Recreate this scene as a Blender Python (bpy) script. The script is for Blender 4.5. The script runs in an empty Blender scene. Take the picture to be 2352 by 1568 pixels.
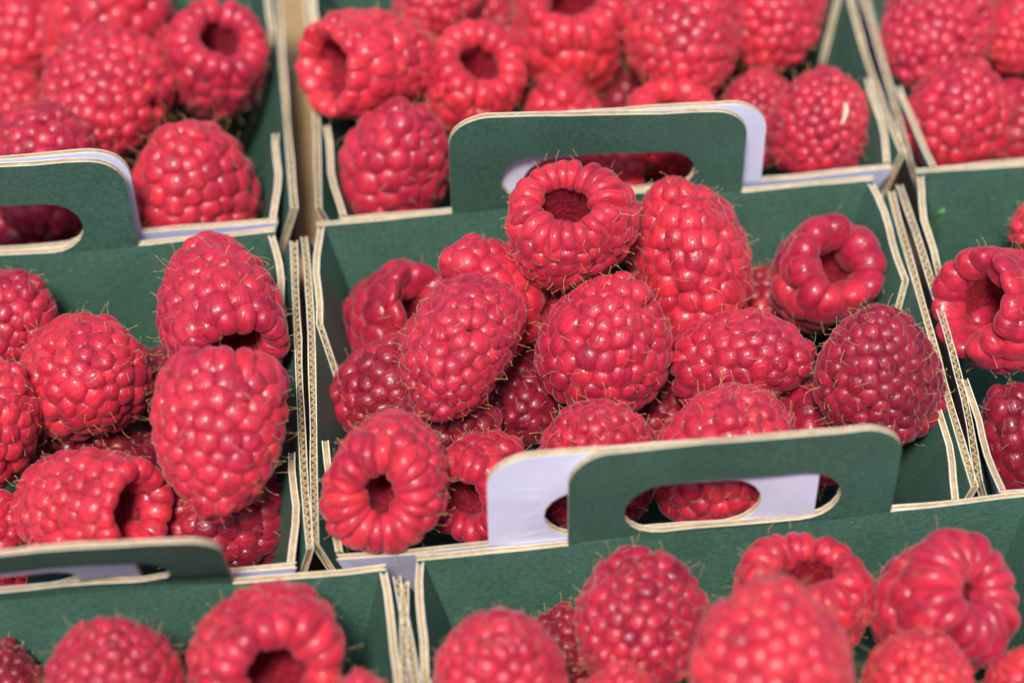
import bpy, bmesh, math, random
import numpy as np
from mathutils import Vector, Matrix
from mathutils.geometry import tessellate_polygon

# ---------------------------------------------------------------- camera, world, light
scene = bpy.context.scene
COL = scene.collection
R = math.radians
cam_d = bpy.data.cameras.new('camera')
cam = bpy.data.objects.new('camera', cam_d); COL.objects.link(cam)
cam_d.sensor_width = 36.0
cam_d.lens = 36.0 * 5500 / 2352
cam_d.clip_start = 0.02
cam_d.clip_end = 20.0
CAM_M = (Matrix.Rotation(R(-4.78323), 4, 'Z') @ Matrix.Rotation(R(40.26478), 4, 'X') @ Matrix.Rotation(R(-1.01264), 4, 'Z'))
CAM_P = Vector((-0.04387, -0.28053, 0.38476))
cam.matrix_world = Matrix.Translation(CAM_P) @ CAM_M
scene.camera = cam
cam_d.dof.use_dof = True
cam_d.dof.focus_distance = 0.4335
cam_d.dof.aperture_fstop = 8.0
cam_d.dof.aperture_blades = 9

world = bpy.data.worlds.new('World'); scene.world = world
world.use_nodes = True
wn = world.node_tree.nodes; wl = world.node_tree.links
sky = wn.new('ShaderNodeTexSky'); sky.sky_type = 'NISHITA'; sky.sun_disc = False
SUN_DIR = Vector((-0.13, -0.43, 0.90)).normalized()          # towards the sun
sky.sun_elevation = math.asin(SUN_DIR.z)
sky.sun_rotation = math.atan2(SUN_DIR.x, SUN_DIR.y)
sky.air_density = 1.0; sky.dust_density = 1.5; sky.ozone_density = 1.0
wl.new(sky.outputs[0], wn['Background'].inputs[0])
wn['Background'].inputs[1].default_value = 0.125
sun_d = bpy.data.lights.new('sun', 'SUN'); sun = bpy.data.objects.new('sun', sun_d); COL.objects.link(sun)
sun_d.energy = 3.9; sun_d.angle = R(12); sun_d.color = (1.0, 0.95, 0.88)
sun.rotation_euler = SUN_DIR.to_track_quat('Z', 'Y').to_euler()
sun.location = SUN_DIR * 2

scene.view_settings.view_transform = 'Standard'
scene.view_settings.look = 'None'
scene.view_settings.exposure = 0.15
scene.view_settings.gamma = 1.0
scene.render.engine = 'CYCLES'
scene.cycles.use_denoising = True
scene.cycles.max_bounces = 8
scene.cycles.sample_clamp_indirect = 6.0

RIM = 0.046; W = 0.110; D = 0.0776; TH = 0.00128; TS = 0.0015
BASEZ = 0.0014
TW = math.tan(R(14)); TB = math.tan(R(12))

# ---------------------------------------------------------------- materials
def mat(name):
    m = bpy.data.materials.new(name); m.use_nodes = True
    nt = m.node_tree; return m, nt, nt.nodes['Principled BSDF']
def node(nt, t, **kw):
    n = nt.nodes.new(t)
    for k, v in kw.items():
        if k.startswith('i_'):
            key = k[2:].replace('_', ' ')
            n.inputs[int(key) if key.isdigit() else key].default_value = v
        else: setattr(n, k, v)
    return n
def ramp(nt, stops):
    r = nt.nodes.new('ShaderNodeValToRGB'); e = r.color_ramp.elements
    e[0].position, e[0].color = stops[0]; e[1].position, e[1].color = stops[-1]
    for p, c in stops[1:-1]:
        x = e.new(p); x.color = c
    return r
def mixc(nt, a, b, f, mode='MIX'):
    m = nt.nodes.new('ShaderNodeMix'); m.data_type = 'RGBA'; m.blend_type = mode
    for s, v in ((6, a), (7, b), (0, f)):
        if isinstance(v, (int, float, tuple)): m.inputs[s].default_value = v
        else: nt.links.new(v, m.inputs[s])
    return m.outputs[2]

def berry_material():
    m, nt, b = mat('drupelet_flesh')
    L = nt.links.new
    oi = node(nt, 'ShaderNodeObjectInfo'); tc = node(nt, 'ShaderNodeTexCoord')
    geo = node(nt, 'ShaderNodeNewGeometry')
    # blotchy ripeness in the skin of each drupelet
    off = node(nt, 'ShaderNodeVectorMath', operation='ADD')
    L(tc.outputs['Object'], off.inputs[0]); 
    sc = node(nt, 'ShaderNodeVectorMath', operation='SCALE'); sc.inputs['Scale'].default_value = 37.0
    cmb = node(nt, 'ShaderNodeCombineXYZ'); L(oi.outputs['Random'], cmb.inputs[0]); L(oi.outputs['Random'], cmb.inputs[1])
    L(cmb.outputs[0], sc.inputs[0]); L(sc.outputs[0], off.inputs[1])
    n1 = node(nt, 'ShaderNodeTexNoise', i_Scale=1.3, i_Detail=3.0); L(off.outputs[0], n1.inputs['Vector'])
    r1 = ramp(nt, [(0.3, (0.62, 0.55, 0.66, 1)), (0.62, (1.08, 1.1, 1.05, 1))]); L(n1.outputs[0], r1.inputs[0])
    col = mixc(nt, oi.outputs['Color'], r1.outputs[0], 1.0, 'MULTIPLY')
    # individual drupelets differ a little
    r2 = ramp(nt, [(0.0, (0.80, 0.72, 0.85, 1)), (0.5, (1, 1, 1, 1)), (1.0, (1.06, 1.35, 1.05, 1))]); L(oi.outputs['Random'], r2.inputs[0])
    col = mixc(nt, col, r2.outputs[0], 1.0, 'MULTIPLY')
    L(col, b.inputs['Base Color'])
    b.inputs['Subsurface Weight'].default_value = 0.85
    b.inputs['Subsurface Radius'].default_value = (1.0, 0.11, 0.18)
    b.inputs['Subsurface Scale'].default_value = 0.0016
    b.inputs['Roughness'].default_value = 0.36
    b.inputs['Specular IOR Level'].default_value = 0.36
    b.inputs['Coat Weight'].default_value = 0.18
    b.inputs['Coat Roughness'].default_value = 0.11
    b.inputs['Sheen Weight'].default_value = 0.27
    b.inputs['Sheen Roughness'].default_value = 0.35
    b.inputs['Sheen Tint'].default_value = (1.0, 0.62, 0.70, 1)
    # wrinkles and velvety down
    mp = node(nt, 'ShaderNodeMapping'); mp.inputs['Scale'].default_value = (0.55, 2.4, 0.7); L(off.outputs[0], mp.inputs[0])
    n2 = node(nt, 'ShaderNodeTexNoise', i_Scale=1.5, i_Detail=1.0); L(mp.outputs[0], n2.inputs['Vector'])
    n3 = node(nt, 'ShaderNodeTexNoise', i_Scale=7.0, i_Detail=2.0); L(off.outputs[0], n3.inputs['Vector'])
    b1 = node(nt, 'ShaderNodeBump', i_Strength=0.32, i_Distance=0.0006); L(n2.outputs[0], b1.inputs['Height'])
    b2 = node(nt, 'ShaderNodeBump', i_Strength=0.7, i_Distance=0.00012); L(n3.outputs[0], b2.inputs['Height']); L(b1.outputs[0], b2.inputs['Normal'])
    L(b2.outputs[0], b.inputs['Normal'])
    n4 = node(nt, 'ShaderNodeTexNoise', i_Scale=5.0, i_Detail=2.0); L(off.outputs[0], n4.inputs['Vector'])
    r4 = ramp(nt, [(0.35, (0.22,)*3+(1,)), (0.7, (0.55,)*3+(1,))]); L(n4.outputs[0], r4.inputs[0]); L(r4.outputs[0], b.inputs['Roughness'])
    return m
M_DRUP = berry_material()

def hollow_material():
    m, nt, b = mat('hollow_flesh'); L = nt.links.new
    oi = node(nt, 'ShaderNodeObjectInfo'); tc = node(nt, 'ShaderNodeTexCoord')
    v = node(nt, 'ShaderNodeTexVoronoi', i_Scale=1150.0); L(tc.outputs['Object'], v.inputs['Vector'])
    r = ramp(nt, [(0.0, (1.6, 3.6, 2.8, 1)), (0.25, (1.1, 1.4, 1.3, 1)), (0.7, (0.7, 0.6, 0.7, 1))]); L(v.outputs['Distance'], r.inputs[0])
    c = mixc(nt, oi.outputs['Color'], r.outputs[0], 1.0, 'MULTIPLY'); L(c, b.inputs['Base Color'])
    n = node(nt, 'ShaderNodeTexNoise', i_Scale=900.0, i_Detail=3.0); L(tc.outputs['Object'], n.inputs['Vector'])
    b1 = node(nt, 'ShaderNodeBump', i_Strength=0.7, i_Distance=0.0004, invert=True); L(v.outputs['Distance'], b1.inputs['Height'])
    b2 = node(nt, 'ShaderNodeBump', i_Strength=0.5, i_Distance=0.0004); L(n.outputs[0], b2.inputs['Height']); L(b1.outputs[0], b2.inputs['Normal'])
    L(b2.outputs[0], b.inputs['Normal'])
    b.inputs['Roughness'].default_value = 0.6
    b.inputs['Subsurface Weight'].default_value = 0.5
    b.inputs['Subsurface Radius'].default_value = (1.0, 0.12, 0.15); b.inputs['Subsurface Scale'].default_value = 0.001
    b.inputs['Sheen Weight'].default_value = 0.08; b.inputs['Sheen Roughness'].default_value = 0.4
    b.inputs['Sheen Tint'].default_value = (1.0, 0.6, 0.75, 1)
    return m
M_HOLLOW = hollow_material()

def simple(name, col, rough=0.6, **kw):
    m, nt, b = mat(name); b.inputs['Base Color'].default_value = (*col, 1); b.inputs['Roughness'].default_value = rough
    for k, v in kw.items(): b.inputs[k.replace('_', ' ')].default_value = v
    return m, nt, b
M_HAIR = simple('dried_style', (0.70, 0.44, 0.16), 0.4)[0]
M_TIP = simple('dried_stigma', (0.80, 0.60, 0.28), 0.5)[0]

def paper(name, c1, c2, fibre, rough, bump, scale=(1, 1, 1), speck=None):
    m, nt, b = mat(name); L = nt.links.new
    tc = node(nt, 'ShaderNodeTexCoord'); mp = node(nt, 'ShaderNodeMapping'); mp.inputs['Scale'].default_value = scale
    L(tc.outputs['Object'], mp.inputs[0])
    n = node(nt, 'ShaderNodeTexNoise', i_Scale=fibre, i_Detail=5.0, i_Roughness=0.65); L(mp.outputs[0], n.inputs['Vector'])
    n2 = node(nt, 'ShaderNodeTexNoise', i_Scale=60.0, i_Detail=2.0); L(tc.outputs['Object'], n2.inputs['Vector'])
    r = ramp(nt, [(0.28, (*c1, 1)), (0.72, (*c2, 1))]); L(n.outputs[0], r.inputs[0])
    r2 = ramp(nt, [(0.3, (0.82,)*3+(1,)), (0.7, (1.10,)*3+(1,))]); L(n2.outputs[0], r2.inputs[0])
    c = mixc(nt, r.outputs[0], r2.outputs[0], 1.0, 'MULTIPLY')
    if speck:
        v = node(nt, 'ShaderNodeTexVoronoi', i_Scale=700.0); L(tc.outputs['Object'], v.inputs['Vector'])
        wn_ = node(nt, 'ShaderNodeTexWhiteNoise'); L(v.outputs['Position'], wn_.inputs['Vector'])
        a = node(nt, 'ShaderNodeMath', operation='GREATER_THAN'); L(wn_.outputs['Value'], a.inputs[0]); a.inputs[1].default_value = 0.985
        d = node(nt, 'ShaderNodeMath', operation='LESS_THAN'); L(v.outputs['Distance'], d.inputs[0]); d.inputs[1].default_value = 0.12
        e = node(nt, 'ShaderNodeMath', operation='MULTIPLY'); L(a.outputs[0], e.inputs[0]); L(d.outputs[0], e.inputs[1])
        c = mixc(nt, c, (*speck, 1), e.outputs[0])
    L(c, b.inputs['Base Color'])
    bp = node(nt, 'ShaderNodeBump', i_Strength=bump, i_Distance=0.00015); L(n.outputs[0], bp.inputs['Height']); L(bp.outputs[0], b.inputs['Normal'])
    b.inputs['Roughness'].default_value = rough
    b.inputs['Specular IOR Level'].default_value = 0.3
    return m
M_GREEN = paper('green_printed_paper', (0.026, 0.074, 0.052), (0.084, 0.178, 0.130), 2600, 0.58, 0.6, (0.5, 1.0, 1.0), (0.12, 0.42, 0.36))
M_WHITE = paper('white_outer_paper', (0.66, 0.66, 0.83), (0.74, 0.74, 0.90), 1500, 0.7, 0.2)  # cool light on the white liner is put into its bluish colour
M_CUT = paper('cut_paper_edge', (0.68, 0.60, 0.45), (0.88, 0.83, 0.70), 900, 0.85, 0.8)
M_KRAFT = paper('kraft_core', (0.36, 0.25, 0.12), (0.60, 0.46, 0.27), 650, 0.9, 0.9)
M_CREAM = paper('fluted_kraft', (0.40, 0.28, 0.13), (0.66, 0.52, 0.30), 800, 0.9, 0.6)
M_TRAY = paper('brown_tray_board', (0.36, 0.22, 0.10), (0.46, 0.30, 0.15), 500, 0.85, 0.3)

# ---------------------------------------------------------------- helpers
def link(name, me, parent=None, m=None, **props):
    o = bpy.data.objects.new(name, me); COL.objects.link(o)
    if parent is not None: o.parent = parent
    if m is not None and me is not None and not me.materials: me.materials.append(m)
    for k, v in props.items(): o[k] = v
    return o
def mesh(name, vs, fs, smooth=False, mats=(), idx=None):
    me = bpy.data.meshes.new(name); me.from_pydata([tuple(map(float, v)) for v in vs], [], [tuple(map(int, f)) for f in fs]); me.update()
    for m in mats: me.materials.append(m)
    if idx is not None: me.polygons.foreach_set('material_index', idx)
    if smooth: me.polygons.foreach_set('use_smooth', [True] * len(me.polygons))
    return me

# ---------------------------------------------------------------- corrugated panels
def arc(cx, cz, r, a0, a1, n=8):
    return [(cx + r * math.cos(R(a0 + (a1 - a0) * i / n)), cz + r * math.sin(R(a0 + (a1 - a0) * i / n))) for i in range(n + 1)]

def slab(loops, y0, y1, cuts, fmap, mats):
    """extrude the flat outline (x, z) between depths y0 and y1; mats = (inner, outer, edge); fmap bends it into place"""
    bm = bmesh.new()
    tris = tessellate_polygon([[Vector((x, z, 0)) for x, z in lp] for lp in loops])
    pts = [p for lp in loops for p in lp]
    vs = [bm.verts.new((x, y0, z)) for x, z in pts]
    for t in tris:
        try: bm.faces.new([vs[i] for i in t])
        except ValueError: pass
    for ax, vals in cuts:
        for v in vals:
            no = Vector((1, 0, 0)) if ax == 'x' else Vector((0, 0, 1))
            bmesh.ops.bisect_plane(bm, geom=bm.verts[:] + bm.edges[:] + bm.faces[:], plane_co=no * v, plane_no=no, dist=1e-7)
    bmesh.ops.recalc_face_normals(bm, faces=bm.faces[:])
    if bm.faces[:][0].normal.y > 0:
        for f in bm.faces: f.normal_flip()
    for f in bm.faces: f.material_index = 0
    r = bmesh.ops.duplicate(bm, geom=bm.faces[:] )
    back = [g for g in r['geom'] if isinstance(g, bmesh.types.BMFace)]
    vm = r['vert_map']
    bset = set(back)
    for g in r['geom']:
        if isinstance(g, bmesh.types.BMVert): g.co.y = y1
    edges = [e for e in bm.edges if len(e.link_faces) == 1 and e.link_faces[0] not in bset]
    for e in edges:
        f = e.link_faces[0]
        lo = [l for l in f.loops if l.edge == e][0]
        a, b_ = lo.vert, lo.link_loop_next.vert
        nf = bm.faces.new([b_, a, vm[a], vm[b_]]); nf.material_index = 2
    for f in back: f.normal_flip(); f.material_index = 1
    for v in bm.verts: v.co = Vector(fmap(v.co.x, v.co.y, v.co.z))
    me = bpy.data.meshes.new('panel'); bm.to_mesh(me); bm.free()
    for m in mats: me.materials.append(m)
    return me

def flute_ribbon(P0, P1, nrm, down, lam, amp, depth, fmap, jit, th=0.00013):
    """wavy paper between the liners, seen end-on along P0..P1; depth = how far it runs into the board"""
    n_w = max(2, int(round((P1 - P0).length / lam))); n = n_w * 8
    vs, fs = [], []
    ph = jit.random() * 6.28; am = 1.0
    for i in range(n + 1):
        t = i / n
        if i % 8 == 0: am = jit.uniform(0.55, 1.08)
        a = t * n_w * 2 * math.pi + ph + 0.9 * math.sin(t * 17 + ph) + 0.6 * math.sin(t * 41 + 2 * ph)
        base = P0.lerp(P1, t) + nrm * (amp * am * math.sin(a) * (1.0 + 0.12 * math.cos(2 * a)))
        rag = jit.uniform(-0.00008, 0.00022)
        for s in (-1, 1):
            q = base + nrm * (th * 0.75 * s) + (P1 - P0).normalized() * (-th * .6 * s * math.cos(a))
            vs.append(fmap(*(q - down * rag))); vs.append(fmap(*(q + down * depth)))
    for i in range(n):
        k = i * 4
        fs += [(k, k + 4, k + 6, k + 2), (k, k + 1, k + 5, k + 4), (k + 2, k + 6, k + 7, k + 3)]
    return mesh('fluting', vs, fs)

LI = 0.00028   # liner thickness

def board(name, loops, cuts, fmap, parent, label=None, seed=0, recess=0.00022, flutes=(), core_shrink=None, edge_m=None, th=None, LI=0.00024):
    """a corrugated panel: green inner liner (the part), white outer liner and kraft core as its sub-parts"""
    TH_ = th or TH
    o = link(name, slab(loops, 0, LI, cuts, fmap, (M_GREEN, M_KRAFT, edge_m or M_CUT)), parent)
    if label: o['label'] = label
    link('outer_liner', slab(loops, TH_ - LI, TH_, cuts, fmap, (M_KRAFT, M_WHITE, M_CUT)), o)
    cl = core_shrink if core_shrink else loops
    link('kraft_core', slab(cl, LI + 0.00001, TH_ - LI - 0.00001, cuts, fmap, (M_KRAFT, M_KRAFT, M_KRAFT)), o)
    jit = random.Random(seed)
    for P0, P1, down, dep in flutes:
        me = flute_ribbon(Vector(P0), Vector(P1), Vector((0, 1, 0)), Vector(down), 0.00158, (TH_ - 2 * LI) / 2 - 0.00005, dep, fmap, jit)
        link('fluting', me, o, M_CREAM)
    return o

def shrink_poly(poly, d):
    """move a ccw outline inwards by d"""
    n = len(poly); out = []
    for i in range(n):
        p0, p1, p2 = Vector(poly[i - 1]), Vector(poly[i]), Vector(poly[(i + 1) % n])
        e1 = (p1 - p0).normalized(); e2 = (p2 - p1).normalized()
        n1 = Vector((-e1.y, e1.x)); n2 = Vector((-e2.y, e2.x))
        b = (n1 + n2); b = b.normalized() if b.length > 1e-6 else n1
        c = max(b.dot(n1), 0.35)
        out.append(tuple(p1 + b * (d / c)))
    return out

HW = 0.0284           # half width of the carry handle
SW = 0.0188           # half width of its slot

def end_panel_loops(rim_z, wx, bx, HH, SB, ST):
    rr, sr = 0.0075, (ST - SB) / 2
    o = [(-bx, 0.0), (bx, 0.0), (wx, rim_z)]
    o += [(HW, rim_z)]
    o += arc(HW - rr, rim_z + HH - rr, rr, 0, 90) + arc(-HW + rr, rim_z + HH - rr, rr, 90, 180)
    o += [(-HW, rim_z)]
    o += [(-wx, rim_z)]
    cz = rim_z + (SB + ST) / 2
    h = arc(SW - sr, cz, sr, 90, -90, 10) + arc(-SW + sr, cz, sr, 270, 90, 10)
    return [o, h]

# carry handles: (height, slot bottom, slot top, left end factor, right end factor) of the back and the front panel
HP = {'C': ((.0265, .0024, .0150, .96, .84), (.0240, .0008, .0136, 1, 1)), 'B': ((.0250, .002, .014, 1, 1), (.0243, .0004, .0124, .96, .87)),
      'L': ((.0240, .0002, .0136, 1, 1), (.0250, .002, .014, 1, 1)), 'A': ((.0250, .002, .014, 1, 1), (.0231, -.0016, .0122, 1, 1)),
      'E': ((.0214, -.002, .010, 1, 1), (.0250, .002, .014, 1, 1)), 'D': ((.0250, .002, .014, 1, 1), (.0205, -.002, .0095, 1, 1)),
      'F': ((.0265, .003, .0160, 1, 1), (.0250, .002, .014, 1, 1)), 'G': ((.0246, .0008, .0142, 1, .99), (.0250, .002, .014, 1, 1))}

def make_punnet(key, pose, label, seed, back_tilt=0.0, front_tilt=0.0, back=True, front=True, bend_u=0.0):
    rng = random.Random(seed)
    x, y, yaw = pose
    root = link('raspberry_punnet', None); root.location = (x, y, BASEZ); root.rotation_euler = (0, 0, yaw)
    root['label'] = label; root['category'] = 'punnet'; root['group'] = 'card punnets filled with raspberries'
    H = RIM - BASEZ
    wx = W / 2 - 0.0002
    bxx = W / 2 - TW * H
    by = D / 2 - TB * H
    # base
    bb = [(-bxx, -by), (bxx, -by), (bxx, by), (-bxx, by)]
    link('base', slab([bb], 0, TH, [], lambda u, v, w: (u, w, 0.002 - v), (M_GREEN, M_WHITE, M_CUT)), root)
    p1, p2, p3 = rng.uniform(0, 6), rng.uniform(0, 6), rng.uniform(0, 6)
    xs = [i * 0.006 for i in range(-9, 10)]
    zs = [H * k / 5 for k in range(1, 5)] + [H - 0.0001] + [H + 0.0025 * k for k in range(1, 11)]
    for s, tilt, has in ((1, back_tilt, back), (-1, front_tilt, front)):
        def fmap(u, v, w, s=s, tilt=tilt, hf=HP[key][0 if s > 0 else 1][3:]):
            lean = TB
            crush = 1 - (0.22 * abs(math.sin(u * 47 + p2) * math.sin(u * 131 + p1)) if w > H * .97 else 0)
            yy = by + lean * min(w, H) + v * crush
            zz = min(w, H)
            if w > H:      # the handle hinges just above the rim
                a = tilt * min(1.0, (w - H) / 0.006)
                yy += math.sin(a) * (w - H); zz += math.cos(a) * (w - H) * (hf[0] + (hf[1] - hf[0]) * (u + HW) / (2 * HW))
                yy += 0.00015 * math.sin(u * 75 + p3)
            if s < 0: zz -= 0.0006 * min(w, H) / H
            yy += 0.00012 * math.sin(u * 60 + p1) + 0.00005 * math.sin(u * 210 + p2)
            zz += (0.00030 * math.sin(u * 95 + p2) + 0.00010 * math.sin(u * 700 + p1)) * (1 if w > H * .9 else 0)
            return (u, yy * s, zz)
        lp = end_panel_loops(H, wx, bxx, *HP[key][0 if s > 0 else 1][:3])
        core = [shrink_poly(lp[0], 0.00025), shrink_poly(lp[1], 0.00025)]
        board('end_panel', lp, [('x', xs), ('z', zs)], fmap, root, seed=seed * 7 + s,
              label='end panel with a slotted carry handle', core_shrink=core)
    # side panels: their flutes show end-on along the rim
    for s in (-1, 1):
        q1, q2 = rng.uniform(0, 6), rng.uniform(0, 6)
        def smap(u, v, w, s=s):
            t = w / H
            off = 0.0014 + 0.0011 * (abs(u) / (D / 2)) ** 2 * t
            xx = bxx + TW * w + v * (1 - 0.18 * t * abs(math.sin(u * 61 + q1) * math.sin(u * 149 + q2))) + off * t + 0.0006 * math.sin(u * 55 + q1) * t * t
            zz = w + 0.00022 * math.sin(u * 110 + q2) * t + 0.0001 * math.sin(u * 900 + q1) * t
            return (xx * s, u, zz)
        hy = D / 2 - 0.0012
        lp = [(-by, 0.0), (by, 0.0), (hy, H * 0.72), (hy - 0.0012, H - 0.0004), (-hy + 0.0012, H - 0.0004), (-hy, H * 0.72)]
        core = [(-by + .0003, 0.0), (by - .0003, 0.0), (hy - .0003, H * 0.72), (hy - 0.0016, H - 0.0045), (-hy + 0.0016, H - 0.0045), (-hy + .0003, H * 0.72)]
        c = TS / 2
        TG = TH / 2
        board('side_panel', [lp], [('x', [i * 0.006 for i in range(-6, 7)]), ('z', zs[:4])], smap, root, seed=seed * 11 + s, core_shrink=[core], th=TS, LI=0.0002,
              flutes=[((-hy + 0.0013, c, H - 0.0005), (hy - 0.0013, c, H - 0.0005), (0, 0, -1), 0.0042)])
        # gusset flaps folded round each corner, inside the side panel
        for e in (-1, 1):
            ln = 0.0245 + rng.uniform(-0.0015, 0.0015)
            g1 = rng.uniform(0, 6); drop = rng.uniform(0.011, 0.015)
            def gmap(u, v, w, s=s, e=e, g1=g1):
                t = w / H
                k = u / 0.025
                lift = 0.0011 + 0.0007 * math.sin(k * 2.6) * t      # how far it stands off the side panel
                off = (0.0014 + 0.0005) * t * min(1, k * 2.5)
                xx = bxx + TW * w + off - TH - lift * (0.4 + 0.6 * min(1, k * 3)) * 0.55 + v + 0.0002 * math.sin(u * 300 + g1)
                cy = by + TB * w
                zz = w + 0.0001 * math.sin(u * 500 + g1)
                return (xx * s, (cy - u) * e, zz)
            lp = [(0.0002, H * 0.30), (ln * 0.8, H * 0.30), (ln + 0.004, H - drop), (ln, H - 0.0003), (0.0002, H - 0.0003)]
            core = [(0.0004, H * 0.30), (ln * 0.8 - .002, H * 0.30), (ln + 0.004 - .0018, H - drop), (ln - .0016, H - 0.00055), (0.0004, H - 0.00055)]
            board('gusset_flap', [lp], [('x', [0.004, 0.008, 0.012, 0.016, 0.020]), ('z', [H * .5, H * .75])], gmap, root, seed=seed * 13 + s + 3 * e, core_shrink=[core],
                  flutes=[((ln - 0.0001, TG, H - 0.0006), (ln + 0.0039, TG, H - drop), (-1, 0, -0.15), 0.0017)])
    return root

POSES = {'C': (0.0, 0.0, -1e-05), 'B': (0.00339, 0.08122, 0.02613), 'L': (-0.117, -0.00181, 0.01231), 'A': (-0.11705, 0.08051, 0.00237), 'E': (0.11722, 0.00011, -0.0178), 'D': (0.11949, 0.08285, 0.04615), 'F': (-0.10139, -0.0819, -0.00611), 'G': (0.01445, -0.07968, 0.02025)}
PL = {
 'C': 'green card punnet in the middle of the picture, complete rim in view, full of raspberries',
 'L': 'green card punnet at the left, its back handle cut by the left picture edge',
 'A': 'green card punnet in the top left corner, behind the left carry handle',
 'B': 'green card punnet at the top centre, behind the raised middle handle',
 'D': 'green card punnet in the top right corner of the picture',
 'E': 'green card punnet at the right edge with bare back panel and leaf stalk',
 'F': 'green card punnet at the bottom left whose back handle is bent towards the viewer',
 'G': 'green card punnet along the bottom right, its slotted handle in front of a white one'}
TILT = {'C': (0.0, 0.0), 'L': (0.0, 0.36), 'A': (0.0, 0.0), 'B': (0.0, 0.0), 'D': (0, 0), 'E': (0.0, 0.0), 'F': (-0.34, 0), 'G': (0.0, 0)}
for i, k in enumerate('CLABDEFG'):
    make_punnet(k, POSES[k], PL[k], 11 + i * 5, TILT[k][0], TILT[k][1])

# ---------------------------------------------------------------- tray under the punnets
def box_mesh(x0, x1, y0, y1, z0, z1, m):
    vs = [(x, y, z) for z in (z0, z1) for y in (y0, y1) for x in (x0, x1)]
    return mesh('box', vs, [(0, 2, 3, 1), (4, 5, 7, 6), (0, 1, 5, 4), (2, 6, 7, 3), (0, 4, 6, 2), (1, 3, 7, 5)], mats=(m,))
tray = link('floor', box_mesh(-0.6, 0.6, -0.6, 0.6, -0.02, 0.0, M_TRAY)); tray['kind'] = 'structure'
tray['label'] = 'brown cardboard surface under the punnets'

# ---------------------------------------------------------------- drupelet meshes shared by all berries
def drupelet_mesh(seed, elong=False):
    rg = np.random.default_rng(seed)
    bm = bmesh.new(); bmesh.ops.create_icosphere(bm, subdivisions=4 if elong else 3, radius=1.0)
    v = np.array([p.co[:] for p in bm.verts])
    n = v / np.linalg.norm(v, axis=1, keepdims=True)
    p = 2.5
    k = (np.abs(n[:, 0]) ** p + np.abs(n[:, 1]) ** p + np.abs(n[:, 2] * .98) ** 2.2) ** (-1 / 2.4)
    r = k * 1.0
    for _ in range(4):                                     # soft dents and swellings
        d = rg.normal(size=3); d /= np.linalg.norm(d)
        r *= 1 + rg.uniform(-0.11, 0.08) * np.exp(-((1 - n @ d) / 0.35))
    if rg.random() < 0.45:                                 # a shallow crease or dimple on top
        a = rg.uniform(0, 6.28); q = np.cos(a) * n[:, 0] + np.sin(a) * n[:, 1] - rg.uniform(-.25, .25)
        r *= 1 - rg.uniform(0.02, 0.055) * np.exp(-(q / 0.16) ** 2) * np.clip(n[:, 2], 0, 1)
    v2 = n * r[:, None]
    if elong:                                              # bent over the rim
        v2[:, 2] -= 0.42 * v2[:, 0] ** 2
    for bv, c in zip(bm.verts, v2): bv.co = c
    me = bpy.data.meshes.new('drupelet'); bm.to_mesh(me); bm.free()
    me.materials.append(M_DRUP)
    me.polygons.foreach_set('use_smooth', [True] * len(me.polygons))
    return me
DRUPS = [drupelet_mesh(s) for s in range(10)]
RIMS = [drupelet_mesh(50 + s, True) for s in range(6)]

def hair_geometry(pts, nrm, rg, rad):
    """curved dried styles with a tiny knob at the end, all of one berry together"""
    vs, fs, ix = [], [], []
    for p, n in zip(pts, nrm):
        L = rad * rg.uniform(0.08, 0.22)
        side = rg.normal(size=3); side -= n * (side @ n); side /= np.linalg.norm(side) + 1e-9
        dirv = n * rg.uniform(0.5, 1.0) + side * rg.uniform(0.2, 1.0); dirv /= np.linalg.norm(dirv)
        c2 = rg.normal(size=3); c2 -= dirv * (c2 @ dirv); c2 /= np.linalg.norm(c2) + 1e-9
        bend = rg.uniform(0.2, 0.75)
        e1 = np.cross(dirv, c2)
        K = 5; r0 = 0.000041
        b0 = len(vs)
        for i in range(K + 1):
            t = i / K
            q = p + dirv * (L * t) + c2 * (bend * L * t * t)
            r = r0 * (1.15 - 0.35 * t)
            if i == K: r = r0 * 1.5
            for a in (0, 2.094, 4.189):
                vs.append(q + (c2 * math.cos(a) + e1 * math.sin(a)) * r)
        for i in range(K):
            for j in range(3):
                a = b0 + i * 3 + j; b = b0 + i * 3 + (j + 1) % 3
                fs.append((a, b, b + 3, a + 3)); ix.append(0)
        # knob
        q = p + dirv * L + c2 * bend * L; kr = r0 * 2.1; b0 = len(vs)
        for d in ((1, 0, 0), (-1, 0, 0), (0, 1, 0), (0, -1, 0), (0, 0, 1), (0, 0, -1)): vs.append(q + np.array(d) * kr)
        for f in ((0, 2, 4), (2, 1, 4), (1, 3, 4), (3, 0, 4), (2, 0, 5), (1, 2, 5), (3, 1, 5), (0, 3, 5)):
            fs.append(tuple(b0 + k for k in f)); ix.append(1)
    return mesh('styles', vs, fs, True, (M_HAIR, M_TIP), ix)

def frame(nx, mer):
    z = nx / np.linalg.norm(nx); x = mer - z * (mer @ z); x /= np.linalg.norm(x) + 1e-12
    return np.stack([x, np.cross(z, x), z], 1)

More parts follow.
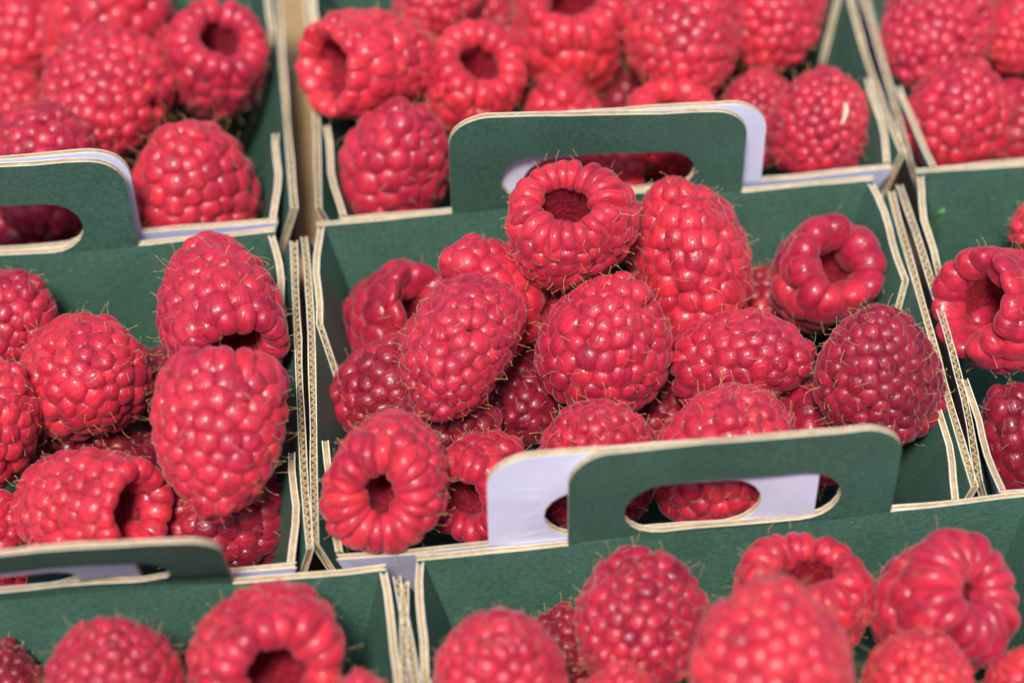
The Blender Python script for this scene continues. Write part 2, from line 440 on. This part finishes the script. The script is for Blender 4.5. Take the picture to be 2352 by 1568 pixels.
def make_raspberry(pos, axis, rad, asp, hole, nd, tone, label, punnet, seed, cone=0):
    rg = np.random.default_rng(seed)
    root = link('raspberry', None)
    root['label'] = label; root['category'] = 'raspberry'; root['group'] = 'ripe raspberries in the ' + GROUPN[punnet]
    a = Vector(axis).normalized()
    q = a.to_track_quat('Z', 'Y') @ Matrix.Rotation(rg.uniform(0, 6.28), 3, 'Z').to_quaternion()
    root.rotation_mode = 'QUATERNION'; root.rotation_quaternion = q; root.location = pos
    RR = rad
    if nd >= 80: nd = int(nd * 1.28)
    # profile: z from rim (-zr) to apex (+za); widest near z = zw
    tot = 2 * asp; zr = 0.47 * tot; za = tot - zr; zw = -0.12 * tot
    tp = rg.uniform(2.0, 2.5) if cone == 0 else cone; fl = rg.uniform(0.80, 0.9)
    e_ph = rg.uniform(0, 6.28); ell = rg.uniform(0.02, 0.09); b3 = rg.uniform(0, 6.28); b3a = rg.uniform(0.01, 0.05); lop = rg.normal(0, 0.055, 2)
    def rprof(z):
        up = np.clip((z - zw) / (za - zw), 0, 1); dn = np.clip((zw - z) / (zr + zw), 0, 1)
        return np.where(z > zw, np.sqrt(np.maximum(1 - up ** tp, 0)) ** 1.05, 1 - (1 - fl) * dn ** 2)
    def outer(z, th):
        r = rprof(z) * (1 + ell * np.cos(2 * (th - e_ph)) + b3a * np.cos(3 * (th - b3)))
        return np.stack([r * np.cos(th) + lop[0] * z * z, r * np.sin(th) + lop[1] * z * z, z + 0 * th], -1)
    # mean drupelet radius from surface area
    zz = np.linspace(-zr, za, 80); rr = rprof(zz); ds = np.hypot(np.diff(zz), np.diff(rr))
    area = float(np.sum(2 * np.pi * (rr[1:] + rr[:-1]) / 2 * ds))
    n_rim = int(round(2 * math.pi * fl * 0.88 / (0.94 * math.sqrt(area / nd)))) + int(rg.integers(-1, 2))
    if nd > 80: n_rim += 1
    n_body = max(24, nd - int(n_rim * .6))
    dr = math.sqrt(area * 0.93 / n_body / math.pi) * 1.0
    cum = np.concatenate([[0], np.cumsum(2 * np.pi * (rr[1:] + rr[:-1]) / 2 * ds)])
    z_lo = -zr + dr * 1.6
    c_lo = np.interp(z_lo, zz, cum)
    k = np.arange(n_body)
    zf = np.interp(c_lo + (cum[-1] - c_lo) * (k + 0.5) / n_body, cum, zz)
    th = k * 2.399963 + rg.normal(0, 0.18, n_body)
    P = outer(zf, th)
    for it in range(9):                                    # even out the packing
        dlt = P[:, None] - P[None]; d = np.linalg.norm(dlt, axis=2) + np.eye(n_body) * 9
        push = np.clip(2.05 * dr - d, 0, None)[..., None] * dlt / d[..., None]
        P = P + 0.28 * push.sum(1)
        z = np.clip(P[:, 2], z_lo, za - 0.02 * dr); t2 = np.arctan2(P[:, 1] - lop[1] * z * z, P[:, 0] - lop[0] * z * z)
        pr = outer(z, t2); 
        top = z > za - 0.5 * dr
        sc_ = np.minimum(1, np.hypot(P[:, 0], P[:, 1]) / np.maximum(np.hypot(pr[:, 0], pr[:, 1]), 1e-6))
        P = np.where(top[:, None], np.stack([lop[0] * z * z + (P[:, 0] - lop[0] * z * z) * .9, lop[1] * z * z + (P[:, 1] - lop[1] * z * z) * .9, np.full_like(z, za - 0.12 * dr)], 1), pr)
    P[-1] = (lop[0] * za * za, lop[1] * za * za, za - 0.02 * dr)
    d = np.linalg.norm(P[:, None] - P[None], axis=2) + np.eye(n_body) * 9
    near = np.sort(d, axis=1)[:, :4].mean(1) / 2
    dirt = tone
    tdir = rg.normal(size=3); tdir /= np.linalg.norm(tdir)
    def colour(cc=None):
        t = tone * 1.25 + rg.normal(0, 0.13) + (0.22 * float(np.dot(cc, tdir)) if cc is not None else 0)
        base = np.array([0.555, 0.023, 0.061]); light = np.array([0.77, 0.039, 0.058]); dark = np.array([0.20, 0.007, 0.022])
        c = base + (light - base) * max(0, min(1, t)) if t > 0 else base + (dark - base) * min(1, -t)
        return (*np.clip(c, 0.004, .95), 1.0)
    def put(c, fr, s, me):
        o = bpy.data.objects.new('drupelet', me); COL.objects.link(o); o.parent = root
        m3 = Matrix(fr.tolist())
        if m3.determinant() < 0: m3.col[1] *= -1
        o.rotation_mode = 'QUATERNION'; o.rotation_quaternion = m3.to_quaternion()
        o.location = tuple(float(x) * RR for x in c); o.scale = tuple(float(x) * RR for x in s)
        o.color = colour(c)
    hp, hn = [], []
    eps = 1e-3
    for i in range(n_body):
        p = P[i]; z = min(p[2], za - 0.02); px_, py_ = p[0] - lop[0] * p[2] ** 2, p[1] - lop[1] * p[2] ** 2; t = math.atan2(py_, px_)
        up = max(0.0, (z - zw) / (za - zw)); 
        drdz = float(rprof(np.array(z + eps)) - rprof(np.array(z - eps))) / (2 * eps)
        n = np.array([math.cos(t), math.sin(t), -max(-6, min(2, drdz))]); 
        if z > za - 0.5 * dr: n = np.array([0, 0, 1.]) + 0.6 * np.array([px_, py_, 0]) / max(dr, .05)
        n /= np.linalg.norm(n)
        n = n + rg.normal(0, 0.07, 3); n /= np.linalg.norm(n)
        mer = np.array([0, 0, 1.]) if abs(n[2]) < .93 else np.array([math.cos(t), math.sin(t), 0.])
        s = float(np.clip(near[i], dr * .75, dr * 1.35)) * rg.uniform(1.04, 1.36)
        sh = s * rg.uniform(0.80, 1.02)
        c = p - n * (sh * 0.94) + n * rg.normal(0, 0.035) * s * 2
        put(c, frame(n, mer), (s * rg.uniform(.96, 1.14), s * rg.uniform(.96, 1.10), sh), DRUPS[int(rg.integers(len(DRUPS)))])
        if rg.random() < 0.92:
            hp.append((c + n * sh * 0.98) * RR if rg.random() < .5 else (c + n * sh * .6 + frame(n, mer)[:, 0] * s * .75) * RR); hn.append(n)
    # the rim: longer drupelets folded over into the hollow
    ph = rg.uniform(0, 6.28); squash = rg.uniform(0.0, 0.30); sq = rg.uniform(0, 6.28)
    ha = hole * 1.12 + 0.04
    steps = 2 * math.pi / n_rim
    jit = rg.normal(0, steps * 0.13, n_rim)
    for i in range(n_rim):
        t = ph + i * steps + jit[i]
        hr = ha * (1 - squash * math.cos(2 * (t - sq)) * .7) * rg.uniform(.93, 1.07)
        ro = fl * (1 + ell * math.cos(2 * (t - e_ph)) + b3a * math.cos(3 * (t - b3))) + 0.11
        mid = (hr + ro) / 2 + .01; hl = (ro - hr) / 2 * 1.08
        wd = steps * mid / 2 * rg.uniform(1.14, 1.34)
        n = np.array([0.30 * math.cos(t), 0.30 * math.sin(t), -1.0]); n /= np.linalg.norm(n)
        hgt = min(max(wd, hl * .7), 0.27) * rg.uniform(.92, 1.1)
        c = np.array([mid * math.cos(t) + lop[0] * zr * zr, mid * math.sin(t) + lop[1] * zr * zr, -zr]) - n * (hgt * 0.78) + rg.normal(0, .008, 3)
        put(c, frame(n, np.array([math.cos(t), math.sin(t), 0])), (hl, wd, hgt), RIMS[int(rg.integers(len(RIMS)))])
        if rg.random() < 0.35: hp.append((c + n * hgt * .5 + np.array([math.cos(t), math.sin(t), 0]) * hl * .8) * RR); hn.append(np.array([math.cos(t), math.sin(t), -.4]))
    # flesh between the drupelets and the hollow left by the core
    prof = []
    for z in np.linspace(za - dr * 1.4, -zr + dr * 1.0, 10): prof.append((max(0.0, float(rprof(np.array(z))) - dr * 1.05) if z < za - dr * 1.5 else 0.0, z))
    prof[0] = (0.0, za - dr * 1.0)
    prof.append((ha + (fl - ha) * .5, -zr + dr * .8))
    depth = tot * 0.78
    for k_ in range(9):
        t = k_ / 8
        prof.append((min(ha * 1.02, 0.56) * (1 - t ** 3.0) * 1.0, -zr + dr * .9 + depth * t))
    NS = 28; vs, fs = [], []
    for j, (r, z) in enumerate(prof):
        for i in range(NS):
            t = 2 * math.pi * i / NS
            sqf = (1 - squash * math.cos(2 * (t - sq)) * .7) if j > 10 else 1.0
            jr = 1 + (rg.normal(0, .03) if j > 10 else 0)
            vs.append(((r * sqf * jr * math.cos(t) + lop[0] * z * z) * RR, (r * sqf * jr * math.sin(t) + lop[1] * z * z) * RR, z * RR))
    for j in range(len(prof) - 1):
        for i in range(NS):
            a_, b_ = j * NS + i, j * NS + (i + 1) % NS
            fs.append((a_, b_, b_ + NS, a_ + NS))
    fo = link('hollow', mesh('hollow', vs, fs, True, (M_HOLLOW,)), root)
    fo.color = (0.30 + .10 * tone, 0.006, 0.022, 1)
    st = link('dried_styles', hair_geometry(hp, hn, rg, RR), root); st['kind'] = 'stuff'
    return root

GROUPN = {'C': 'middle punnet', 'L': 'left punnet', 'A': 'back left punnet', 'B': 'back middle punnet', 'D': 'back right punnet', 'E': 'right punnet', 'F': 'front left punnet', 'G': 'front right punnet'}
BERRIES = [
 ('C', (-0.00734, 0.01973, 0.05932), (0.076, 0.164, -0.984), 0.01146, 0.98, 0.34, 120, 0.25, 0, 'raspberry with a round open hollow facing up, perched highest against the carry handle'),
 ('C', (0.01591, 0.02238, 0.04625), (-0.074, 0.482, 0.873), 0.0127, 1.14, 0.3, 105, 0.35, 2.1, 'tall bright red raspberry right of the highest open one, tip up at the back wall'),
 ('C', (0.04214, 0.02223, 0.03827), (-0.283, 0.376, -0.882), 0.0108, 0.98, 0.36, 52, 0.0, 0, 'open raspberry with few fat lumpy drupelets, back right corner of middle punnet'),
 ('C', (-0.02268, 0.01698, 0.04818), (-0.397, 0.289, 0.871), 0.00965, 1.1, 0.3, 56, 0.2, 0, 'raspberry with large plump drupelets wedged below and left of the highest open one'),
 ('C', (-0.0413, 0.02539, 0.031), (-0.611, 0.302, -0.732), 0.01045, 1.05, 0.42, 58, -0.1, 0, 'coarse open raspberry in the back left corner of the middle punnet'),
 ('C', (-0.03036, -0.00203, 0.05465), (-0.481, -0.87, -0.113), 0.01013, 1.3, 0.3, 125, -0.05, 0, 'long raspberry lying diagonally, tip to the lower left, left of the middle punnet centre'),
 ('C', (-0.00312, 9e-05, 0.05), (0.306, 0.277, 0.911), 0.0118, 1.02, 0.3, 92, 0.05, 1.75, 'plump raspberry in the very centre of the picture with elongated rim drupelets at its left'),
 ('C', (0.0226, -2e-05, 0.04274), (0.866, -0.281, 0.414), 0.00939, 1.32, 0.3, 92, 0.0, 0, 'wide raspberry lying sideways directly right of the central plump one'),
 ('C', (0.04414, -0.01262, 0.05132), (-0.176, 0.22, 0.96), 0.01146, 1.05, 0.3, 125, -0.5, 1.6, 'dusky dark pink raspberry with tiny drupelets against the right wall of the middle punnet'),
 ('C', (-0.04373, 0.0055, 0.03432), (-0.954, -0.294, -0.053), 0.00928, 1.1, 0.3, 70, -0.4, 0, 'dark raspberry half buried between the diagonal one and the left wall'),
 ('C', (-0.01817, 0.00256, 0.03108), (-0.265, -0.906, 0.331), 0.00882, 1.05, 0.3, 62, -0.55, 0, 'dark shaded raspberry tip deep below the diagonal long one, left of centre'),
 ('C', (-0.04469, -0.0274, 0.05071), (0.13, 0.84, -0.527), 0.01147, 1.0, 0.27, 110, 0.3, 0, 'large raspberry, angular hollow facing the viewer, front left corner of the middle punnet'),
 ('C', (-0.02772, -0.02236, 0.04035), (0.486, 0.736, -0.472), 0.00938, 1.1, 0.36, 80, 0.1, 0, 'open raspberry tucked between the front left open one and the white handle end'),
 ('C', (-0.00752, -0.02142, 0.04318), (-0.047, -0.057, 0.997), 0.01109, 1.1, 0.3, 125, -0.1, 0, 'raspberry of many small drupelets rising behind the left part of the front handle'),
 ('C', (0.01602, -0.02461, 0.046), (0.109, -0.077, 0.991), 0.01295, 1.0, 0.3, 105, 0.1, 0, 'very large raspberry rising behind the right part of the front handle'),
 ('C', (0.03699, -0.01031, 0.03106), (0.807, -0.176, 0.564), 0.01068, 1.1, 0.3, 80, -0.3, 0, 'dark red raspberry glimpsed behind the right end of the front handle'),
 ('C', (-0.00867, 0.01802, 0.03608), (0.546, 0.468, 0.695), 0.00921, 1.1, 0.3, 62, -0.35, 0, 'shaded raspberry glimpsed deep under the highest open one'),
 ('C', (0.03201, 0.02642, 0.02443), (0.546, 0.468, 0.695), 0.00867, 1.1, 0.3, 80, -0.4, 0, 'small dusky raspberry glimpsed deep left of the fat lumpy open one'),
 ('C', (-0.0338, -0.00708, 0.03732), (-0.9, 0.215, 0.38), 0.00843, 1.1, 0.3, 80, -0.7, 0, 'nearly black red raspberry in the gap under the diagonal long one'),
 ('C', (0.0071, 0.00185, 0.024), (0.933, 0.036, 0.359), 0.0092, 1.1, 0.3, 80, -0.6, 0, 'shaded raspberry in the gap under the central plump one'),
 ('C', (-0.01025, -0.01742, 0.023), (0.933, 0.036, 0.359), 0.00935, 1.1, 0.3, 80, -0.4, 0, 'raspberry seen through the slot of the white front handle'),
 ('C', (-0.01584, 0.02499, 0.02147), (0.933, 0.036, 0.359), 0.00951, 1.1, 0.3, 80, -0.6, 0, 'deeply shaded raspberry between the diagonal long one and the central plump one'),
 ('L', (-0.07339, 0.01547, 0.05211), (-0.211, 0.976, 0.049), 0.01216, 1.14, 0.38, 92, 0.15, 1.65, 'upright raspberry, hollow at its bottom right, in the left punnet back right corner'),
 ('L', (-0.09812, 0.00642, 0.04496), (0.535, -0.414, 0.737), 0.01195, 1.02, 0.3, 88, 0.25, 0, 'round glossy raspberry tip facing the viewer, middle of the left punnet'),
 ('L', (-0.07345, -0.0182, 0.05474), (-0.127, -0.921, -0.367), 0.01258, 1.08, 0.3, 108, 0.3, 1.9, 'largest egg-shaped raspberry hanging tip down in the left punnet, below the upright open one'),
 ('L', (-0.11458, 0.02491, 0.04), (0.465, 0.205, 0.861), 0.00995, 1.1, 0.3, 80, -0.1, 0, 'raspberry cut by the left picture edge just below the slotted handle'),
 ('L', (-0.11635, -0.00408, 0.046), (0.465, 0.205, 0.861), 0.01015, 1.1, 0.3, 80, 0.3, 0, 'pink raspberry cut by the left picture edge at mid height'),
 ('L', (-0.09925, -0.02423, 0.04565), (-0.799, 0.457, -0.391), 0.01018, 1.36, 0.44, 92, 0.3, 0, 'open raspberry on its side, hollow to the right, behind the lower left handle'),
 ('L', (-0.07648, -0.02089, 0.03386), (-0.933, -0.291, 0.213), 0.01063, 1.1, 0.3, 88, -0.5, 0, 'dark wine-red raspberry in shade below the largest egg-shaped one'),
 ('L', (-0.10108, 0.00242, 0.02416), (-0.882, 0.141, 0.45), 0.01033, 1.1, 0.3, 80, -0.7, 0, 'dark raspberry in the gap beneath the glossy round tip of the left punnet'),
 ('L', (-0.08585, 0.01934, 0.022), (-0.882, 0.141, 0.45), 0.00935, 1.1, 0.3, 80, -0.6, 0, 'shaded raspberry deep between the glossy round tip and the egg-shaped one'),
 ('L', (-0.11826, -0.02217, 0.03641), (-0.882, 0.141, 0.45), 0.00934, 1.1, 0.3, 80, 0, 0, 'raspberry barely entering at the left picture edge above the lower handle'),
 ('A', (-0.11757, 0.10815, 0.03765), (0.526, 0.387, 0.757), 0.0105, 1.15, 0.3, 85, 0, 0, 'raspberry cut by the top left corner edge of the picture'),
 ('A', (-0.0961, 0.10581, 0.04312), (0.192, 0.311, 0.931), 0.01336, 1.1, 0.3, 70, 0.35, 0, 'bright raspberry cut by the top picture edge, second from the left corner'),
 ('A', (-0.07469, 0.09018, 0.042), (-0.223, 0.19, -0.956), 0.01106, 1.1, 0.36, 88, -0.05, 0, 'open raspberry by the right wall of the back left punnet, hollow facing up'),
 ('A', (-0.09688, 0.07942, 0.04463), (-0.466, -0.867, -0.175), 0.01217, 1.15, 0.3, 110, 0.1, 1.8, 'matte raspberry leaning tip down in the middle of the back left punnet'),
 ('A', (-0.07938, 0.05628, 0.042), (-0.103, 0.067, 0.992), 0.013, 1.02, 0.3, 88, 0.25, 0, 'raspberry in the front right corner of the back left punnet'),
 ('A', (-0.10843, 0.06064, 0.04713), (0.192, 0.311, 0.931), 0.01129, 1.05, 0.3, 88, -0.05, 0, 'raspberry just behind the top of the left carry handle'),
 ('A', (-0.11752, 0.08916, 0.032), (0.21, 0.412, 0.887), 0.00869, 1.1, 0.3, 75, 0.2, 0, 'small raspberry at the left picture edge above the left carry handle'),
 ('A', (-0.11453, 0.06436, 0.02631), (0.225, 0.504, 0.834), 0.01118, 1.1, 0.3, 62, 0.1, 0, 'raspberry seen through the slot of the left carry handle'),
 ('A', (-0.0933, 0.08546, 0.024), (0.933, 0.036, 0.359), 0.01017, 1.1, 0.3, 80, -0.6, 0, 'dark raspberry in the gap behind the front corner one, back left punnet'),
 ('B', (-0.04095, 0.07691, 0.05242), (0.813, 0.428, -0.394), 0.01153, 1.12, 0.5, 84, 0.4, 0, 'bright raspberry on its side, hollow leftward, at the back middle punnet left wall'),
 ('B', (-0.02173, 0.07548, 0.04447), (-0.29, 0.249, -0.924), 0.01096, 1.02, 0.36, 84, 0.6, 0, 'orange red open raspberry with small dark specks, left of the handle top'),
 ('B', (0.00039, 0.08995, 0.04241), (0.046, 0.024, -0.999), 0.01288, 1.05, 0.38, 84, 0.6, 0, 'orange red raspberry with its hollow tilted up at the top picture edge above the handle'),
 ('B', (0.02277, 0.08148, 0.04894), (-0.253, -0.927, -0.276), 0.01246, 1.1, 0.3, 120, 0.3, 0, 'fine grained raspberry at the top edge right of the orange open one'),
 ('B', (0.04335, 0.08869, 0.04501), (-0.403, -0.881, -0.248), 0.01049, 1.1, 0.3, 90, 0.3, 0, 'raspberry at the top edge against the back middle punnet right wall'),
 ('B', (-0.03793, 0.05785, 0.044), (0.23, 0.156, 0.961), 0.01078, 1.08, 0.3, 72, 0.1, 2.0, 'cone-shaped raspberry with large drupelets left of the raised middle handle'),
 ('B', (0.0478, 0.05931, 0.0429), (0.21, 0.412, 0.887), 0.00934, 1.1, 0.3, 110, 0.05, 0, 'lumpy raspberry carrying a pale sliver, front right corner of the back middle punnet'),
 ('B', (-0.00345, 0.0717, 0.03559), (0.192, 0.311, 0.931), 0.00946, 1.0, 0.3, 62, 0.4, 0, 'raspberry just peeking over the middle handle, below the orange open one'),  # lighter tone makes up for the shade behind the handle
 ('B', (0.01832, 0.06073, 0.03998), (-0.07, -0.011, -0.997), 0.00999, 1.05, 0.36, 72, 0.6, 0, 'open raspberry seen both above and through the slot of the middle handle'),  # brightness lost to the handle's shade is put into the tone
 ('B', (-0.00162, 0.05422, 0.03967), (-0.966, -0.101, 0.24), 0.01032, 1.1, 0.3, 80, 0.7, 0, 'raspberry filling the left part of the middle handle slot'),  # tone lightened in place of light reaching through the slot
 ('B', (-0.02692, 0.10056, 0.04707), (-0.403, -0.881, -0.248), 0.00962, 1.1, 0.3, 90, 0.2, 0, 'raspberry cut by the top edge, behind the orange speckled open one'),
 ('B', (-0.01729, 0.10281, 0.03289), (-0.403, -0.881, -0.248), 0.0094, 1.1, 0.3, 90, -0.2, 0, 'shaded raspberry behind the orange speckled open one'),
 ('B', (-0.02859, 0.07526, 0.02781), (0.391, -0.866, -0.31), 0.00868, 1.1, 0.3, 70, 0.1, 0, 'raspberry pinched between the cone-shaped one and the middle handle'),
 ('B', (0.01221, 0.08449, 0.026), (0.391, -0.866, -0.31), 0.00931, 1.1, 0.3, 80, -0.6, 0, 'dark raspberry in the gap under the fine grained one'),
 ('B', (0.03753, 0.06975, 0.03508), (-0.107, 0.443, 0.89), 0.00858, 1.1, 0.3, 100, -0.1, 0, 'dull raspberry touching the left side of the lumpy one with a pale sliver'),
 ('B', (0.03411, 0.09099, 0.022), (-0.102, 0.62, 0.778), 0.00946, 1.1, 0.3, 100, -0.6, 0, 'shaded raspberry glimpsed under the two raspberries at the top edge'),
 ('D', (0.07562, 0.07924, 0.04595), (-0.403, -0.881, -0.248), 0.01111, 1.1, 0.3, 120, 0.15, 0, 'fine grained raspberry at the top left corner of the back right punnet'),
 ('D', (0.09385, 0.07938, 0.044), (-0.403, -0.881, -0.248), 0.00772, 1.05, 0.3, 62, 0.5, 0, 'orange red raspberry cut by the top right edge of the picture'),
 ('D', (0.07639, 0.06, 0.04155), (0.192, 0.311, 0.931), 0.01046, 1.0, 0.3, 80, 0.2, 0, 'raspberry with a bulging lower drupelet at the front of the back right punnet'),
 ('D', (0.09056, 0.06339, 0.03186), (-0.414, -0.842, -0.347), 0.0086, 1.1, 0.3, 80, 0, 0, 'raspberry cut by the right picture edge above the right punnet rim'),
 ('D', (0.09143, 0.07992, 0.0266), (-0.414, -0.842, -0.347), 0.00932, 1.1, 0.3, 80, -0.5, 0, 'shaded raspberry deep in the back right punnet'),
 ('E', (0.07422, 0.00317, 0.04585), (0.861, 0.273, -0.429), 0.0118, 1.0, 0.48, 76, 0.2, 0, 'raspberry with a gaping hollow facing left, in the right punnet'),
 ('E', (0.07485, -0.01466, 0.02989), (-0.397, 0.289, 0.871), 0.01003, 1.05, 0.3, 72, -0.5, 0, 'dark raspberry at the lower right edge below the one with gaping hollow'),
 ('E', (0.08706, 0.02664, 0.042), (-0.935, -0.354, 0.028), 0.00678, 1.1, 0.3, 80, 0.2, 0, 'raspberry barely entering at the right edge above the gaping one'),
 ('F', (-0.0923, -0.06177, 0.046), (0.043, -0.154, 0.987), 0.0114, 1.05, 0.3, 130, -0.15, 0, 'blurred matte raspberry at the bottom edge under the bent lower left handle'),
 ('F', (-0.0679, -0.05993, 0.049), (-0.309, 0.782, -0.542), 0.0122, 1.0, 0.36, 92, 0.3, 0, 'blurred open raspberry at the bottom edge with its hollow facing down right'),
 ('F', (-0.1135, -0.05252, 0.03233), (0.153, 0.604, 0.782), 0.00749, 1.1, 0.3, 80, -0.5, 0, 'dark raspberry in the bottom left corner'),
 ('F', (-0.05178, -0.07677, 0.05158), (0.153, 0.604, 0.782), 0.007, 1.1, 0.3, 80, 0.2, 0, 'raspberry just entering at the bottom edge beside the punnet corner'),
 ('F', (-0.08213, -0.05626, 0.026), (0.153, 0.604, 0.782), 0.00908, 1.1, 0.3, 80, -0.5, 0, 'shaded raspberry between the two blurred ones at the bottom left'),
 ('G', (-0.02893, -0.06797, 0.048), (0.057, -0.067, 0.996), 0.01098, 1.05, 0.3, 100, 0.15, 0, 'blurred round raspberry at the bottom edge by the front punnet left wall'),
 ('G', (-0.00465, -0.05798, 0.04388), (-0.539, -0.822, 0.186), 0.01106, 1.0, 0.3, 110, -0.05, 0, 'raspberry facing the viewer below the front handle slot'),
 ('G', (0.0234, -0.05629, 0.042), (-0.098, -0.187, -0.977), 0.01117, 1.02, 0.36, 90, 0.2, 0, 'raspberry with folded rim and hollow turned up, against the front punnet wall'),
 ('G', (0.01337, -0.07991, 0.062), (0.075, 0.691, 0.719), 0.0128, 1.05, 0.33, 100, 0.55, 0, 'nearest and most blurred raspberry, at the bottom edge right of centre'),
 ('G', (0.04625, -0.0603, 0.04507), (-0.433, 0.254, -0.865), 0.01151, 1.05, 0.19, 76, -0.05, 0, 'raspberry with a narrow hollow at its upper right, lower right of the picture'),
 ('G', (0.03824, -0.07794, 0.04694), (0.132, 0.427, 0.894), 0.00964, 1.1, 0.3, 110, 0.4, 0, 'blurred raspberry at the bottom edge below the one with the narrow hollow'),
 ('G', (0.05699, -0.07706, 0.042), (0.132, 0.427, 0.894), 0.00724, 1.1, 0.3, 80, 0.4, 0, 'raspberry in the bottom right corner'),
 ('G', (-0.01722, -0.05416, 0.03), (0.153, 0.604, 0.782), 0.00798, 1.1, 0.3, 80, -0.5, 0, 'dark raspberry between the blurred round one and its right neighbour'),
 ('G', (-0.01016, -0.07492, 0.04212), (0.144, 0.52, 0.842), 0.00863, 1.1, 0.3, 80, 0.3, 0, 'raspberry just entering at the bottom edge below the handle slot'),
]
for i, (pn, pos, ax, rad, asp, hole, nd, tone, cone, lab) in enumerate(BERRIES):
    make_raspberry(pos, ax, rad, asp, hole, nd, tone, lab, pn, 100 + i, cone)
# ---------------------------------------------------------------- small things
def tube(name, pts, rads, m, n=7, parent=None):
    vs, fs = [], []
    P = [Vector(p) for p in pts]
    for i, p in enumerate(P):
        t = (P[min(i + 1, len(P) - 1)] - P[max(i - 1, 0)]).normalized()
        a = t.cross(Vector((0.3, 0.2, 1))).normalized(); b = t.cross(a)
        for k in range(n):
            g = 2 * math.pi * k / n; vs.append(p + (a * math.cos(g) + b * math.sin(g)) * rads[i])
    for i in range(len(P) - 1):
        for k in range(n):
            a_ = i * n + k; b_ = i * n + (k + 1) % n; fs.append((a_, b_, b_ + n, a_ + n))
    fs.append(tuple(range(n))[::-1]); fs.append(tuple((len(P) - 1) * n + k for k in range(n)))
    return link(name, mesh(name, vs, fs, True, (m,)), parent)
M_STALK = simple('fresh_leaf_stalk', (0.09, 0.22, 0.05), 0.45)[0]
STALK = [(0.06699, 0.03044, 0.04521), (0.06604, 0.03114, 0.04372), (0.06551, 0.03161, 0.04118), (0.06554, 0.03139, 0.03778), (0.06646, 0.0314, 0.03322), (0.06778, 0.03128, 0.02804), (0.06937, 0.03032, 0.02368)]
SLIVER = [(0.05123, 0.05613, 0.05098), (0.05179, 0.05559, 0.05048), (0.05174, 0.05464, 0.04996), (0.05135, 0.0537, 0.04947), (0.0508, 0.05283, 0.04892), (0.0504, 0.05236, 0.04858)]
SPECKS = [(-0.01383, 0.07047, 0.05059), (-0.01521, 0.06814, 0.04981), (-0.01383, 0.06883, 0.04876), (-0.01659, 0.07334, 0.05416), (-0.01476, 0.06755, 0.04814), (-0.01604, 0.06845, 0.05104)]

o = tube('leaf_stalk', STALK, [0.00055, 0.0005, 0.00045, 0.0005, 0.0006, 0.0007, 0.0007], M_STALK)
o['label'] = 'small bright green curved leaf stalk against the back panel of the right punnet'; o['category'] = 'leaf stalk'
M_CHAFF = simple('pale_chaff', (0.72, 0.58, 0.36), 0.6)[0]
o = tube('husk_sliver', SLIVER, [0.0003, 0.00052, 0.00055, 0.00045, 0.0003, 0.0002], M_CHAFF)
o['label'] = 'pale curved husk sliver stuck on the lumpy raspberry at the upper right'; o['category'] = 'sliver'
M_SPECK = simple('dark_speck', (0.03, 0.035, 0.02), 0.7)[0]
vs, fs = [], []
for i, p in enumerate(SPECKS):
    rr = (0.00045, 0.0006, 0.0004, 0.0004, 0.0003, 0.00035)[i]; b0 = len(vs)
    for a_ in range(6): vs.append((p[0] + rr * math.cos(a_ * 1.047 + i), p[1] + rr * .8 * math.sin(a_ * 1.047 + i), p[2]))
    vs += [(p[0], p[1], p[2] + rr * .6), (p[0], p[1], p[2] - rr * .6)]
    for a_ in range(6):
        fs += [(b0 + a_, b0 + (a_ + 1) % 6, b0 + 6), (b0 + (a_ + 1) % 6, b0 + a_, b0 + 7)]
o = link('specks', mesh('specks', vs, fs, False, (M_SPECK,))); o['kind'] = 'stuff'
o['label'] = 'dark dirt specks on the orange red open raspberry'; o['category'] = 'dirt'
# brown card strip of the tray that stands between the two back punnets
bm = bmesh.new(); bmesh.ops.create_cube(bm, size=1.0)
for v in bm.verts: v.co = Vector((v.co.x * 0.0075, v.co.y * 0.062, v.co.z * 0.026))
bmesh.ops.bevel(bm, geom=bm.edges[:], offset=0.0008, segments=2, affect='EDGES')
me = bpy.data.meshes.new('spacer'); bm.to_mesh(me); bm.free(); me.materials.append(M_TRAY)
o = link('card_spacer', me); o.location = (-0.0566, 0.0735, 0.0132); o.rotation_euler = (0, 0, 0.03)
o['label'] = 'brown card spacer strip in the gap between the two back left punnets'; o['category'] = 'card spacer'

print('objects', len(bpy.data.objects))
